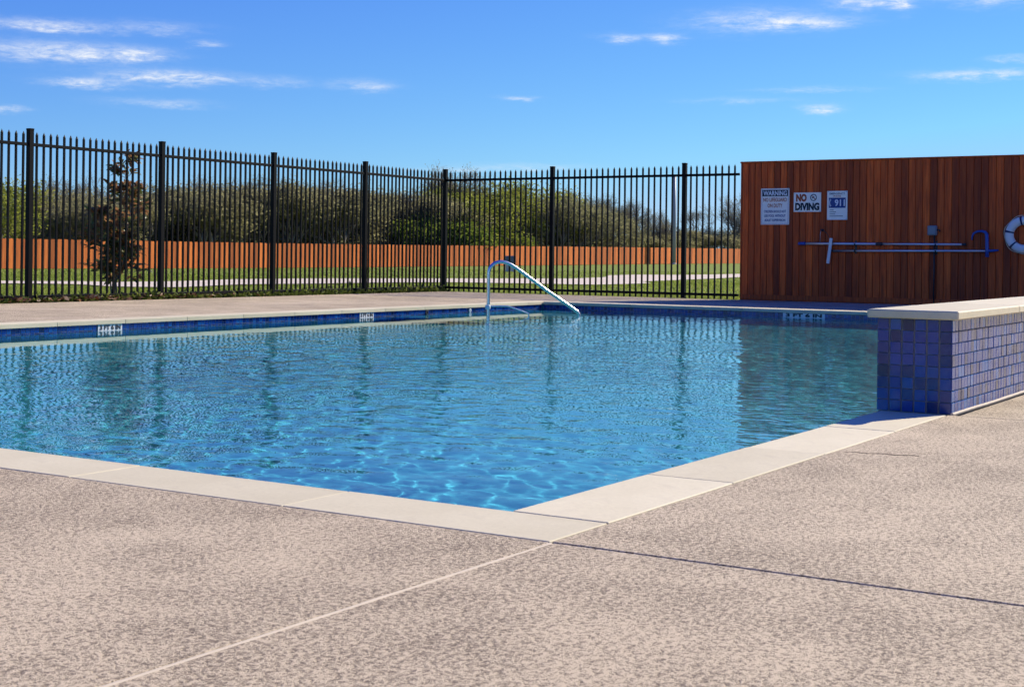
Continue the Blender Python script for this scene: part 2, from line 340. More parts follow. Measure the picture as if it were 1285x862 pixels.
# ------------------------------------------------------------------ pool shell, water
DEPTH = -1.19; WL = -.112; OV = .028                  # floor, water level, coping overhang
pool = tag(empty('swimming_pool', (8, 4.7, 0)), 'rectangular blue swimming pool filled with rippled water', None, None, 'structure'); PO = Vector((8, 4.7, 0))
def pbuild(mb, name, mat, parent=pool, **k):
    o = mb.build(name, mat, parent, **k); o.matrix_parent_inverse = Matrix.Translation(-PO) if parent is pool else Matrix(); return o
mb = MB(); x0, x1, y0, y1 = -OV, U + OV, -OV, V + OV; t = .25
mb.box(x0 - t, x1 + t, y0 - t, y1 + t, DEPTH - .2, DEPTH)
mb.box(x0 - t, x0, y0 - t, y1 + t, DEPTH, -.05); mb.box(x1, x1 + t, y0 - t, y1 + t, DEPTH, -.05)
mb.box(x0, x1, y0 - t, y0, DEPTH, -.05); mb.box(x0, x1, y1, y1 + t, DEPTH, -.05)
shell = pbuild(mb, 'shell', SHELL)
mb = MB()
for k in range(3): mb.chbox(12.2 - .0, U, V - .95 - .32 * k, V + OV - .002, DEPTH + .001, -.38 - .27 * k, .02)
steps = pbuild(mb, 'entry_steps', SHELL)
# two rows of small glazed tiles along the waterline
def waterline(name, P, dx, length):
    g = MB(); X = Vector(dx); Y = Vector((0, 0, 1)); Z = X.cross(Y); Mx = Matrix((X, Y, Z)).transposed().to_4x4(); Mx.translation = Vector(P)
    p = .0572; nn = int(length / p)
    for r_ in range(3):
        for i in range(nn): g.chbox(i * p + .0022, (i + 1) * p - .0022, -.045 - (r_ + 1) * p + .0022, -.045 - r_ * p - .0022, .001, .007 + random.uniform(-.0006, .0006), .0012, Mx)
    o = pbuild(g, name, TILEV); o['kind'] = 'stuff'
    g = MB(); g.box(0, nn * p, -.045 - 3 * p, -.046, -.002, .0045, Mx); pbuild(g, 'grout_bed', GROUT)
waterline('waterline_tiles', (0, V + OV, 0), (1, 0, 0), U); waterline('waterline_tiles', (U + OV, V, 0), (0, -1, 0), V)
# rippled water surface
gs = .0185; xs = np.arange(x0, x1 + gs, gs); xs[-1] = x1; ys = np.arange(y0, y1 + gs, gs); ys[-1] = y1
X, Y = np.meshgrid(xs, ys, indexing='ij'); Z = np.zeros_like(X)
nw = 60; wl = np.exp(rng.uniform(np.log(.075), np.log(.62), nw)); ang = rng.normal(R(HEAD + 100), 1.0, nw); ph = rng.uniform(0, 6.283, nw)
SL = .028
for i in range(nw):
    k = 2 * math.pi / wl[i]; s = SL * math.sqrt(2.0 / nw) * (wl[i] / .35) ** .12
    Z += s / k * np.sin(k * (X * math.cos(ang[i]) + Y * math.sin(ang[i])) + ph[i])
amp = .78 + .3 * np.sin(X * .55 + 1.3) * np.sin(Y * .8 + .4) + .22 * np.sin(X * 1.3 - Y * 1.1)
amp *= .09 + .91 * sst(1.0, 3.2, V - Y) ; amp *= .62 + .38 * sst(.5, 3.5, np.hypot(X, Y))
Z = WL + Z * amp
n_, k_ = X.shape; idx = np.arange(n_ * k_).reshape(n_, k_)
F = np.stack([idx[:-1, :-1], idx[1:, :-1], idx[1:, 1:], idx[:-1, 1:]], -1).reshape(-1, 4)
wm = bpy.data.materials.new('pool_water'); wm.use_nodes = True; t_ = wm.node_tree; t_.nodes.clear()
gl = t_.nodes.new('ShaderNodeBsdfGlass'); gl.inputs['IOR'].default_value = 1.333; gl.inputs['Roughness'].default_value = 0.0; gl.inputs['Color'].default_value = (.93, .985, 1, 1)
tc_ = t_.nodes.new('ShaderNodeTexCoord'); hsum = None
for sc_, wt in ((9.0, 1.0), (21.0, .42)):
    mp_ = t_.nodes.new('ShaderNodeMapping'); mp_.inputs['Rotation'].default_value = (0, 0, R(-HEAD - 8)); mp_.inputs['Scale'].default_value = (1.0, .62, 1); t_.links.new(tc_.outputs['Object'], mp_.inputs[0])
    nz_ = t_.nodes.new('ShaderNodeTexNoise'); nz_.noise_dimensions = '2D'; nz_.inputs['Scale'].default_value = sc_; nz_.inputs['Detail'].default_value = 1.5; nz_.inputs['Distortion'].default_value = .3; t_.links.new(mp_.outputs[0], nz_.inputs['Vector'])
    mm_ = t_.nodes.new('ShaderNodeMath'); mm_.operation = 'MULTIPLY_ADD'; t_.links.new(nz_.outputs['Fac'], mm_.inputs[0]); mm_.inputs[1].default_value = wt
    if hsum: t_.links.new(hsum, mm_.inputs[2])
    else: mm_.inputs[2].default_value = 0
    hsum = mm_.outputs[0]
bp_ = t_.nodes.new('ShaderNodeBump'); bp_.inputs['Strength'].default_value = 1.0; bp_.inputs['Distance'].default_value = .0044
sx_ = t_.nodes.new('ShaderNodeSeparateXYZ'); t_.links.new(tc_.outputs['Object'], sx_.inputs[0])
m1_ = t_.nodes.new('ShaderNodeMapRange'); m1_.interpolation_type = 'SMOOTHSTEP'; t_.links.new(sx_.outputs[1], m1_.inputs[0])
for q_, v_ in zip((1, 2, 3, 4), (V - 2.9, V - 1.15, 1.0, .05)): m1_.inputs[q_].default_value = v_
ln_ = t_.nodes.new('ShaderNodeVectorMath'); ln_.operation = 'LENGTH'; t_.links.new(tc_.outputs['Object'], ln_.inputs[0])
m2_ = t_.nodes.new('ShaderNodeMapRange'); m2_.interpolation_type = 'SMOOTHSTEP'; t_.links.new(ln_.outputs['Value'], m2_.inputs[0])
for q_, v_ in zip((1, 2, 3, 4), (.6, 4.0, .22, 1.0)): m2_.inputs[q_].default_value = v_
mu_ = t_.nodes.new('ShaderNodeMath'); mu_.operation = 'MULTIPLY'; t_.links.new(m1_.outputs[0], mu_.inputs[0]); t_.links.new(m2_.outputs[0], mu_.inputs[1]); nn_ = t_.nodes.new('ShaderNodeTexNoise'); nn_.noise_dimensions = '2D'; nn_.inputs['Scale'].default_value = .42; nn_.inputs['Detail'].default_value = 2; nn_.inputs['Distortion'].default_value = .6; t_.links.new(tc_.outputs['Object'], nn_.inputs['Vector'])
mr_ = t_.nodes.new('ShaderNodeMapRange'); t_.links.new(nn_.outputs['Fac'], mr_.inputs[0])
for q_, v_ in zip((1, 2, 3, 4), (.32, .68, .35, 1.12)): mr_.inputs[q_].default_value = v_
mv_ = t_.nodes.new('ShaderNodeMath'); mv_.operation = 'MULTIPLY'; t_.links.new(mu_.outputs[0], mv_.inputs[0]); t_.links.new(mr_.outputs[0], mv_.inputs[1]); t_.links.new(mv_.outputs[0], bp_.inputs['Strength']); t_.links.new(hsum, bp_.inputs['Height']); t_.links.new(bp_.outputs[0], gl.inputs['Normal'])
ou = t_.nodes.new('ShaderNodeOutputMaterial'); t_.links.new(gl.outputs[0], ou.inputs[0])
water = link('water', fastmesh('water', np.stack([X, Y, Z], -1).reshape(-1, 3), F, wm, smooth=True)); tag(water, 'clear rippling blue pool water', None, None, 'structure')
try:
    water.cycles.is_caustics_caster = True; shell.cycles.is_caustics_receiver = True; steps.cycles.is_caustics_receiver = True
except Exception as e: print('no mnee', e)

# ------------------------------------------------------------------ coping stones
CW = .32
coping = tag(empty('pool_coping', (0, 0, 0)), 'cream stone coping around the pool edge', None, None, 'structure')
def stone(x0, x1, y0, y1):                              # each stone: chamfered slab with a 3 mm joint
    g = MB(); cx, cy_ = (x0 + x1) / 2, (y0 + y1) / 2; j = .0019
    g.chbox(x0 - cx + j, x1 - cx - j, y0 - cy_ + j, y1 - cy_ - j, -.044, .0012 + random.uniform(-.0008, .0008), .0022)
    g.build('coping_stone', COPING, coping, loc=(cx, cy_, 0))
def run(a, b, step, fn):
    q = a
    while q < b - 1e-6:
        e = min(q + step, b); e = b if b - e < .35 else e; fn(q, e); q = e
run(-CW, V + CW, .92, lambda a, b: stone(-CW, 0, a, b))                       # near edge, runs through the corner
run(.004, 3.42, .87, lambda a, b: stone(a, b, -CW, 0))                        # right edge up to the raised wall
run(.004, U + CW, .92, lambda a, b: stone(a, b, V, V + CW))                   # left edge
run(-CW, V - .004, .92, lambda a, b: stone(U, U + CW, a, b))                  # back edge
g = MB()
for a in ((-CW - .012, -CW + .02, -CW, V + CW), (0, 3.42, -CW - .008, -CW + .02), (0, U + CW, V + CW - .02, V + CW + .012), (U + CW - .02, U + CW + .012, -CW, V + CW)): g.box(a[0], a[1], a[2], a[3], -.06, -.009)
g.box(-CW + .021, -.02, -CW, V + CW, -.05, -.046); g.box(0, 3.42, -CW + .021, -.02, -.05, -.046)
j_ = g.build('joint_bed', JOINT_DARK, coping)

# ------------------------------------------------------------------ deck slabs
deck = tag(empty('pool_deck', (0, 0, 0)), 'tan textured concrete deck around the pool', None, None, 'structure')
def slab(x0, x1, y0, y1):
    g = MB(); j = .0036; g.chbox(x0 + j, x1 - j, y0 + j, y1 - j, -.12, random.uniform(-.0006, .0006), .004); g.build('deck_slab', DECK, deck)
DE = 13.98
slab(-9, -CW + .001, -CW - .006, DE); slab(-9, -CW - .002, -12, -CW - .010)
g = MB(); g.box(-9, UF + 4, -12.5, DE + .0, -.16, -.125); g2 = MB()
slab(-CW + .001, 3.43, -12, -CW + .001); slab(3.43, 8.2, -12, -.37); slab(8.2, 13, -12, -.37); slab(13, U + CW, -12, -.37)
for a, b in ((-CW, 3.6), (3.6, 7.4), (7.4, 11.2), (11.2, 15.0), (15.0, UF - .12)): slab(a, b, V + CW + .006, DE)
for a, b in ((-12, -4), (-4, 0), (0, 3.3), (3.3, 6.6), (6.6, 7.82)): slab(U + CW + .006, UF + .16, a, b)
slab(U + CW + .006, UF - .12, 7.82, V + CW)
for (a, b, c_, d_) in ((-9, -CW, -12, DE), (-CW, U + CW, -12, -CW), (-CW, UF - .13, V + CW, DE), (U + CW, UF - .13, -12, V + CW)):
    g2.box(a, b, c_, d_, -.128, -.012 if False else -.0125 - 1e-3)
g2 = MB()
for (a, b, c_, d_) in ((-9, -CW, -CW - .02, -CW + .006), (-CW - .012, -CW + .004, -12, -CW), (3.42, 3.44, -12, -.38), (8.19, 8.21, -12, -.38), (12.99, 13.01, -12, -.38)): g2.box(a, b, c_, d_, -.06, -.008)
for a in (3.6, 7.4, 11.2, 15.0): g2.box(a - .01, a + .01, V + CW + .01, DE, -.06, -.006)
for a in (-4, 0, 3.3, 6.6): g2.box(U + CW + .01, UF - .13, a - .01, a + .01, -.06, -.006)
g2.build('joint_filler', JOINT_DARK, deck)
# pale caulk bead in the joint that runs towards the camera
g = MB(); pts = [(-CW - .01 - i * .12, -CW - .008 + random.uniform(-.0015, .0015), 0) for i in range(60)]
Q = []; 
for i, p in enumerate(pts):
    wd = .006 + random.uniform(-.0025, .0015); Q.append((p, wd))
vv = []
for p, wd in Q: vv += [(p[0], p[1] - wd, -.004), (p[0], p[1] - wd * .5, .0012), (p[0], p[1] + wd * .5, .0012), (p[0], p[1] + wd, -.004)]
g.add(vv, [(i * 4 + k, i * 4 + k + 1, i * 4 + k + 5, i * 4 + k + 4) for i in range(len(Q) - 1) for k in range(3)])
g.build('caulk_bead', JOINT_LIGHT, deck, True)
g = MB(); g.tube([(1.85 + .012 * math.sin(i * 1.7) + .006 * i, -.36 - .03 * i, .0004) for i in range(10)], .0014, 4); g.build('hairline_crack', JOINT_DARK, deck)

# ------------------------------------------------------------------ raised tiled wall
UB, VB0, VB1, HB, LW = 3.446, -.335, .033, .456, 12.62
rw = tag(empty('raised_wall', (UB, (VB0 + VB1) / 2, 0)), 'low raised wall clad in blue tiles with cream cap beside the pool', 'wall'); RWI = Matrix.Translation((-UB, -(VB0 + VB1) / 2, 0))
def rwb(mb, name, mat, **k):
    o = mb.build(name, mat, rw, **k); o.matrix_parent_inverse = RWI; return o
g = MB(); g.box(UB + .008, UB + LW, VB0 + .008, VB1 - .008, -1.18, HB); rwb(g, 'core', GROUT)
p = HB / 8
tm = []
for q in range(4):
    g = MB(); cz = .0016; g.chbox(-p / 2 + .0018, p / 2 - .0018, -p / 2 + .0018, p / 2 - .0018, 0, .0075, cz); tm.append(g.mesh('wall_tile', TILE))
def tile_at(pos, X, Z):
    Yv = Vector((0, 0, 1)); Xv = Vector(X); Zv = Vector(Z); M3 = Matrix((Xv, Yv, Zv)).transposed()
    M3 = M3 @ Matrix.Rotation(random.uniform(-.009, .009), 3, 'X') @ Matrix.Rotation(random.uniform(-.013, .013), 3, 'Y')
    o = link('tile', random.choice(tm), rw, Vector(pos) , M3, (random.uniform(.97, 1.0), 1, random.uniform(.8, 1.15))); o.matrix_parent_inverse = RWI
nc = 6; pw = (VB1 - VB0) / nc
for r_ in range(8):
    for c_ in range(nc): tile_at((UB + .0075, VB1 - (c_ + .5) * pw, (r_ + .5) * p), (0, -1, 0), (-1, 0, 0))
for r_ in range(8):
    for c_ in range(31): tile_at((UB + (c_ + .5) * p + .004, VB0 + .0075, (r_ + .5) * p), (1, 0, 0), (0, -1, 0))
g = MB()
for r_ in range(8):
    for c_ in range(31, int(LW / p)): g.chbox(UB + c_ * p + .006, UB + (c_ + 1) * p + .002, VB0, VB0 + .0075, r_ * p + .0018, (r_ + 1) * p - .0018, .0014)
    for c_ in range(int(LW / p)): g.box(UB + c_ * p + .006, UB + (c_ + 1) * p + .002, VB1 - .0075, VB1, r_ * p + .0018, (r_ + 1) * p - .0018)
o = rwb(g, 'tile_field', TILEV); o['kind'] = 'stuff'
q = UB - .042; first = True
while q < UB + LW - .1:
    e = min(q + (1.22 if not first else 1.25), UB + LW + .04); g = MB(); cx = (q + e) / 2; cyy = (VB0 + VB1) / 2
    g.chbox(q - cx + .0015, e - cx - .0015, VB0 - .04 - cyy, VB1 + .04 - cyy, 0, .042, .006)
    o = g.build('cap_stone', COPING, rw, loc=(cx, cyy, HB + .002)); o.matrix_parent_inverse = RWI; q = e; first = False
# mortar line at the foot of the wall
g = MB(); g.tube([(UB + i * .2, VB0 - .006 + random.uniform(-.003, .003), .002) for i in range(64)], .009, 6); rwb(g, 'mortar_fillet', JOINT_LIGHT)

# ------------------------------------------------------------------ black iron fences
def picket_mesh():
    g = MB(); a = .0132; g.box(-a, a, -a, a, .0, 2.325)
    b = a; g.add([(-b, -b, 2.3255), (b, -b, 2.3255), (b, b, 2.3255), (-b, b, 2.3255), (0, 0, 2.372)], [(0, 1, 4), (1, 2, 4), (2, 3, 4), (3, 0, 4)]); return g.mesh('picket', IRON)
def post_mesh():
    g = MB(); a = .038; g.chbox(-a, a, -a, a, -.3, 2.392, .004); return g.mesh('post', IRON)
def cap_mesh():
    g = MB(); a = .0405; g.chbox(-a, a, -a, a, 2.388, 2.412, .004); return g.mesh('post_cap', IRON)
PK, PS, PC = picket_mesh(), post_mesh(), cap_mesh()
def iron_fence(name, label, origin, dirv, stops, group, start_post=True, end_post=True):
    root = tag(empty(name, origin), label, 'fence', group); D = Vector(dirv); rz = math.atan2(D.y, D.x)
    root.rotation_euler = (0, 0, rz)
    for i, s in enumerate(stops):
        if (i == 0 and not start_post) or (i == len(stops) - 1 and not end_post): continue
        po = link('post', PS, root, (s, 0, 0)); link('post_cap', PC, po)
    for a, b in zip(stops[:-1], stops[1:]):
        for z in (.078, 2.19):
            g = MB(); g.chbox(a + .036, b - .036, -.023, .023, z - .022, z + .022, .003); g.build('rail', IRON, root)
            for e in (a + .05, b - .05):
                pass
        n = max(1, int(round((b - a) / .1185)) - 1)
        for i in range(n): link('picket', PK, root, (a + (b - a) * (i + 1) / (n + 1) + random.uniform(-.002, .002), 0, .0), (random.uniform(-.002, .002), random.uniform(-.002, .002), 0))
    return root
iron_fence('iron_fence', 'tall black iron picket fence running along the left side, in front of the young magnolia', (UF, VF, 0), (-1, 0, 0), [0, 2.56, 5.05, 7.6, 10.08, 12.58, 15.08], 'black iron pool fences')
iron_fence('iron_fence', 'tall black iron picket fence across the back, ending at the wooden screen wall', (UF, VF, 0), (0, -1, 0), [0, 2.46, 5.2, 6.29], 'black iron pool fences', False, False)

# ------------------------------------------------------------------ wooden screen wall
WV0, WV1, WH = 7.77, -3.0, 2.405
ww = tag(empty('screen_wall', (UF, (WV0 + WV1) / 2, 0)), 'dark red stained wooden screen wall of vertical boards behind the pool', 'wall'); WI = Matrix.Translation((-UF, -(WV0 + WV1) / 2, 0))
def wwb(mb, name, mat, parent=ww, **k):
    o = mb.build(name, mat, parent, **k); o.matrix_parent_inverse = WI; return o
bw = .1168; nb = int((WV0 - WV1) / bw)
bms = []
for q in range(3):
    g = MB(); g.chbox(-.02, 0, -bw / 2 + .0034, bw / 2 - .0034, -.0135, WH - .03, .0045); bms.append(g.mesh('board', CEDAR))
for i in range(nb):
    o = link('board', random.choice(bms), ww, (UF + random.uniform(-.004, .003), WV0 - (i + .5) * bw, .012), (0, 0, random.uniform(-.01, .01))); o.matrix_parent_inverse = WI
g = MB(); g.box(UF + .001, UF + .09, WV0 - nb * bw, WV0 - .004, -.002, WH - .035); wwb(g, 'backing_frame', CEDAR)
g = MB(); g.chbox(UF - .022, UF + .094, WV0 - .001, WV0 + .03, 0, WH - .031, .004); wwb(g, 'corner_board', CEDAR)
g = MB(); g.chbox(UF - .034, UF + .104, WV0 - nb * bw, WV0 + .04, WH - .029, WH, .004); wwb(g, 'top_cap', CEDAR)
g = MB(); g.chbox(UF - .043, UF - .0255, WV0 - nb * bw, WV0 + .0, .012, .10, .003); wwb(g, 'base_board', CEDAR)

# ------------------------------------------------------------------ text and flat marks
MW = Matrix(((0, 0, -1), (-1, 0, 0), (0, 1, 0)))       # local x to the right along the screen wall, y up, z out of the wall
def text_mesh(txt, size, width, mat, bold=0.0, h=.0008):
    cu = bpy.data.curves.new('t', 'FONT'); cu.body = txt; cu.size = size; cu.align_x = 'CENTER'; cu.align_y = 'CENTER'; cu.extrude = h; cu.offset = bold; cu.resolution_u = 3
    ob = bpy.data.objects.new('t', cu); COL.objects.link(ob); dg = bpy.context.evaluated_depsgraph_get(); dg.update()
    me = bpy.data.meshes.new_from_object(ob.evaluated_get(dg)); bpy.data.objects.remove(ob)
    co = np.empty(len(me.vertices) * 3, dtype=np.float32); me.vertices.foreach_get('co', co); co = co.reshape(-1, 3)
    cx = (co[:, 0].min() + co[:, 0].max()) / 2; cyy = (co[:, 1].min() + co[:, 1].max()) / 2; co[:, 0] -= cx; co[:, 1] -= cyy
    if width: co[:, 0] *= width / max(1e-6, np.ptp(co[:, 0]))
    me.vertices.foreach_set('co', co.ravel()); me.materials.clear(); me.materials.append(mat); me.name = 'lettering'; return me
def mark_box(root, name, mat, x0, x1, y0, y1, z0, z1):
    g = MB(); g.box(x0, x1, y0, y1, z0, z1); return g.build(name, mat, root)
WS = UF - .026                                          # face of the boards, signs hang 2 mm off it
def sign(name, label, v0, v1, z0, z1, bevel=.004):
    root = empty(name, (WS, (v0 + v1) / 2, (z0 + z1) / 2)); root.rotation_euler = MW.to_euler(); tag(root, label, 'sign', 'signs on the screen wall')
    W, H = abs(v0 - v1), z1 - z0; g = MB(); g.chbox(-W / 2, W / 2, -H / 2, H / 2, 0, .006, .0015); g.build('panel', SIGNW, root)
    g = MB()
    for sx in (-1, 1):
        for sy in (-1, 1): g.lathe([(.006, .006), (.006, .008), (.003, .009)], 8, Matrix.Translation((sx * (W / 2 - .018), sy * (H / 2 - .015), 0)))
    g.build('screws', GREYP, root); return root, W, H
# 1: warning sign
s, W, H = sign('warning_sign', 'white pool warning sign with dark heading and orange lines, leftmost on wooden wall', 7.418, 6.901, 1.309, 1.931)
for a in ((-W / 2 + .018, W / 2 - .018, H / 2 - .022, H / 2 - .017), (-W / 2 + .018, W / 2 - .018, -H / 2 + .017, -H / 2 + .022)): mark_box(s, 'border_line', INKBLUE, *a, .0062, .0070)
for a in (-1, 1): mark_box(s, 'border_line', INKBLUE, a * (W / 2 - .020) - .0025, a * (W / 2 - .020) + .0025, -H / 2 + .0225, H / 2 - .0225, .0062, .0070)
mark_box(s, 'heading_band', INKB, -W / 2 + .026, W / 2 - .026, H / 2 - .135, H / 2 - .028, .0062, .0070)
def put(root, txt, size, width, y, mat, x=0, bold=.0, z=.0078): link('lettering', text_mesh(txt, size, width, mat, bold), root, (x, y, z))
put(s, 'WARNING', .11, .43, H / 2 - .082, PHONEW, 0, .003, .0082)
put(s, 'NO LIFEGUARD', .09, .43, H / 2 - .195, INKO, 0, .002)
put(s, 'ON DUTY', .09, .27, H / 2 - .295, INKO, 0, .002)
for i, tx in enumerate(('CHILDREN SHOULD NOT', 'USE POOL WITHOUT', 'ADULT SUPERVISION')): put(s, tx, .06, .40 - .01 * i, H / 2 - .395 - i * .075, INKBLUE, 0, .0012)
# 2: no diving
s, W, H = sign('no_diving_sign', 'small white NO DIVING sign, the middle of three signs on wooden wall', 6.822, 6.335, 1.525, 1.854)
put(s, 'NO', .16, .19, .075, INKR, -.105, .010); put(s, 'DIVING', .16, .43, -.075, INKB, 0, .009)
def ring(root, name, mat, r, wdt, x, y, z=.0078, n=24):
    g = MB(); vs_ = []
    for k in range(n):
        a = 2 * math.pi * k / n
        for rr in (r - wdt, r + wdt): vs_.append((x + rr * math.cos(a), y + rr * math.sin(a), z))
    g.add(vs_, [(2 * k, 2 * k + 1, (2 * k + 3) % (2 * n), (2 * k + 2) % (2 * n)) for k in range(n)]); return g.build(name, mat, root)
ring(s, 'prohibition_ring', INKB, .052, .007, .11, .078)
g = MB(); g.box(-.05, .05, -.006, .006, .0062, .0079, Matrix.Translation((.11, .078, 0)) @ Matrix.Rotation(R(-45), 4, 'Z')); g.build('prohibition_bar', INKR, s)
g = MB(); g.box(-.035, .02, -.008, .008, .0062, .0074, Matrix.Translation((.108, .085, 0)) @ Matrix.Rotation(R(35), 4, 'Z')); g.box(-.02, .02, -.006, .006, .0062, .0074, Matrix.Translation((.125, .066, 0)) @ Matrix.Rotation(R(-20), 4, 'Z')); g.build('diver_pictogram', INKB, s)
# 3: emergency phone
s, W, H = sign('emergency_sign', 'white emergency sign with blue 911 panel, rightmost of the signs on wooden wall', 6.228, 5.875, 1.388, 1.874)
put(s, 'EMERGENCY', .05, .27, H / 2 - .045, GREYP, 0, .001); put(s, 'PHONE', .035, .13, H / 2 - .088, INKO, 0, .0005)
mark_box(s, 'blue_panel', INKBLUE, -W / 2 + .03, W / 2 - .03, H / 2 - .285, H / 2 - .115, .0062, .0070)
put(s, '911', .15, .175, H / 2 - .20, PHONEW, .045, .004, .0082)
g = MB(); g.tube([(-.10 + .03 * math.cos(a), H / 2 - .20 + .06 * math.sin(a), .0075) for a in np.linspace(R(110), R(250), 9)], [.016, .014, .009, .008, .008, .008, .009, .014, .016], 6); g.build('phone_pictogram', PHONEW, s)
for i, (a, b) in enumerate(((-.13, -.06), (-.13, -.02), (-.13, -.035), (-.13, .10))): mark_box(s, 'text_line', INKB, a, b, H / 2 - .325 - i * .034, H / 2 - .316 - i * .034, .0062, .0068)

# ------------------------------------------------------------------ pool tools on the screen wall
PU = UF - .075
def wall_clip(v, z):
    g = MB(); g.box(PU - .002, UF - .026, v - .012, v + .012, z - .026, z - .018); g.box(PU - .024, PU - .018, v - .012, v + .012, z - .026, z + .012); g.box(PU - .024, PU + .0, v - .012, v + .012, z - .026, z - .019); return g
pole = tag(empty('pool_pole', (PU, 6.697, .985)), 'straight silver telescopic pole with dark blue grip, upper pole on wooden wall', 'pole')
def at(parent, mb, name, mat, smooth=False):
    o = mb.build(name, mat, parent, smooth); o.matrix_parent_inverse = Matrix.Translation(-parent.location); return o
g = MB(); g.tube([(PU, 6.6, .985), (PU, 5.3, .986)], .024, 12); at(pole, g, 'outer_tube', ALU, True)
g = MB(); g.tube([(PU, 5.3, .986), (PU, 3.92, .987)], .020, 12); at(pole, g, 'inner_tube', ALU, True)
g = MB(); g.tube([(PU, 6.71, .985), (PU, 6.58, .985)], .027, 12); at(pole, g, 'grip', BLUEP, True)
g = MB(); g.tube([(PU, 5.36, .986), (PU, 5.26, .986)], .028, 12); at(pole, g, 'locking_collar', DARKP, True)
g = MB(); g.tube([(PU, 3.96, .987), (PU, 3.90, .987)], .022, 12); at(pole, g, 'tip', DARKP, True)
hk = tag(empty('life_hook', (PU, 6.1, .872)), 'silver rescue pole ending in a blue shepherd hook, lower pole on wooden wall', 'rescue hook')
g = MB(); g.tube([(PU, 6.10, .866), (PU, 3.60, .886)], .020, 12); at(hk, g, 'shaft', ALU, True)
hp = [(PU, 3.40, .888), (PU, 3.56, .885), (PU, 3.57, 1.02)]
g = MB(); g.tube([(PU, 3.565, .79), (PU, 3.565, .90), (PU, 3.57, 1.05), (PU, 3.575, 1.15), (PU, 3.60, 1.185), (PU, 3.65, 1.20), (PU, 3.72, 1.195), (PU, 3.78, 1.165), (PU, 3.80, 1.12), (PU, 3.805, 1.06)], [.03, .03, .03, .028, .024, .02, .018, .017, .015, .012], 10); at(hk, g, 'hook', BLUEP, True)
g = MB(); g.tube([(PU, 3.56, .886), (PU, 3.46, .893), (PU, 3.39, .902)], [.022, .02, .012], 10); at(hk, g, 'end_cone', BLUEP, True)
br = tag(empty('pool_brush', (PU - .04, 6.14, .65)), 'pale upright pool brush head crossing the left ends of both poles', 'brush')
Mb = Matrix.Translation((PU - .045, 6.145, .866)) @ Matrix.Rotation(R(7), 4, 'X')
g = MB(); g.chbox(-.012, .016, -.026, .026, -.215, .215, .006, Mb); at(br, g, 'brush_bar', WHITEP)
g = MB()
for k in range(40): g.box(.016, .034, -.018, .018, -.205 + k * .0104, -.2 + k * .0104, Mb)
o = at(br, g, 'bristles', GREYP); o['kind'] = 'stuff'
g = MB(); g.tube([(PU - .045, 6.15, .90), (PU - .03, 6.12, .875), (PU - .002, 6.09, .868)], .012, 8); at(br, g, 'handle_socket', DARKP, True)
for k, (v, lab) in enumerate(((5.72, 'dark wall bracket holding both poles, the left one near the brush'), (4.38, 'dark wall bracket holding both poles, the right one below the grey box'))):
    b_ = tag(empty('pole_bracket', (UF, v, .93)), lab, 'bracket', 'pole brackets on the screen wall')
    g = MB(); g.box(UF - .034, UF - .027, v - .016, v + .016, .82, 1.04); at(b_, g, 'back_plate', DARKP)
    for z in (.985, .877): at(b_, wall_clip(v, z), 'clip', DARKP)
gk = tag(empty('wall_hook', (UF, 6.30, 1.21)), 'small dark hook with a thin bent wire above the brush head', 'hook')
g = MB(); g.lathe([(.022, 0), (.022, .012), (.012, .018), (.012, .05), (.018, .055), (.018, .065)], 12, Matrix.Translation((UF - .026, 6.305, 1.215)) @ Matrix.Rotation(R(-90), 4, 'Y')); at(gk, g, 'hook_base', DARKP, True)
g = MB(); g.tube([(PU, 6.305, 1.215), (PU, 6.26, 1.205), (PU, 6.21, 1.16), (PU, 6.18, 1.10), (PU, 6.165, 1.07)], .006, 6); at(gk, g, 'bent_wire', DARKP, True)
g = MB(); g.tube([(PU, 6.315, 1.21), (PU, 6.325, 1.15), (PU, 6.33, 1.01)], .004, 6); at(gk, g, 'hanging_wire', ALU, True)
eb = tag(empty('switch_box', (UF, 4.44, 1.21)), 'small grey electrical box with conduit fixed above the poles on wooden wall', 'switch box')
g = MB(); g.chbox(UF - .10, UF - .027, 4.365, 4.515, 1.13, 1.29, .012); at(eb, g, 'box', GREYP)
g = MB(); g.chbox(UF - .112, UF - .101, 4.378, 4.502, 1.145, 1.275, .006); at(eb, g, 'cover', GREYP)
g = MB(); g.tube([(UF - .07, 4.365, 1.22), (UF - .07, 4.325, 1.22), (UF - .07, 4.32, 1.19)], .012, 8); at(eb, g, 'knob', DARKP, True)
g = MB(); g.tube([(UF - .055, 4.41, 1.13), (UF - .055, 4.41, .02)], .012, 8); at(eb, g, 'conduit', DARKP, True)
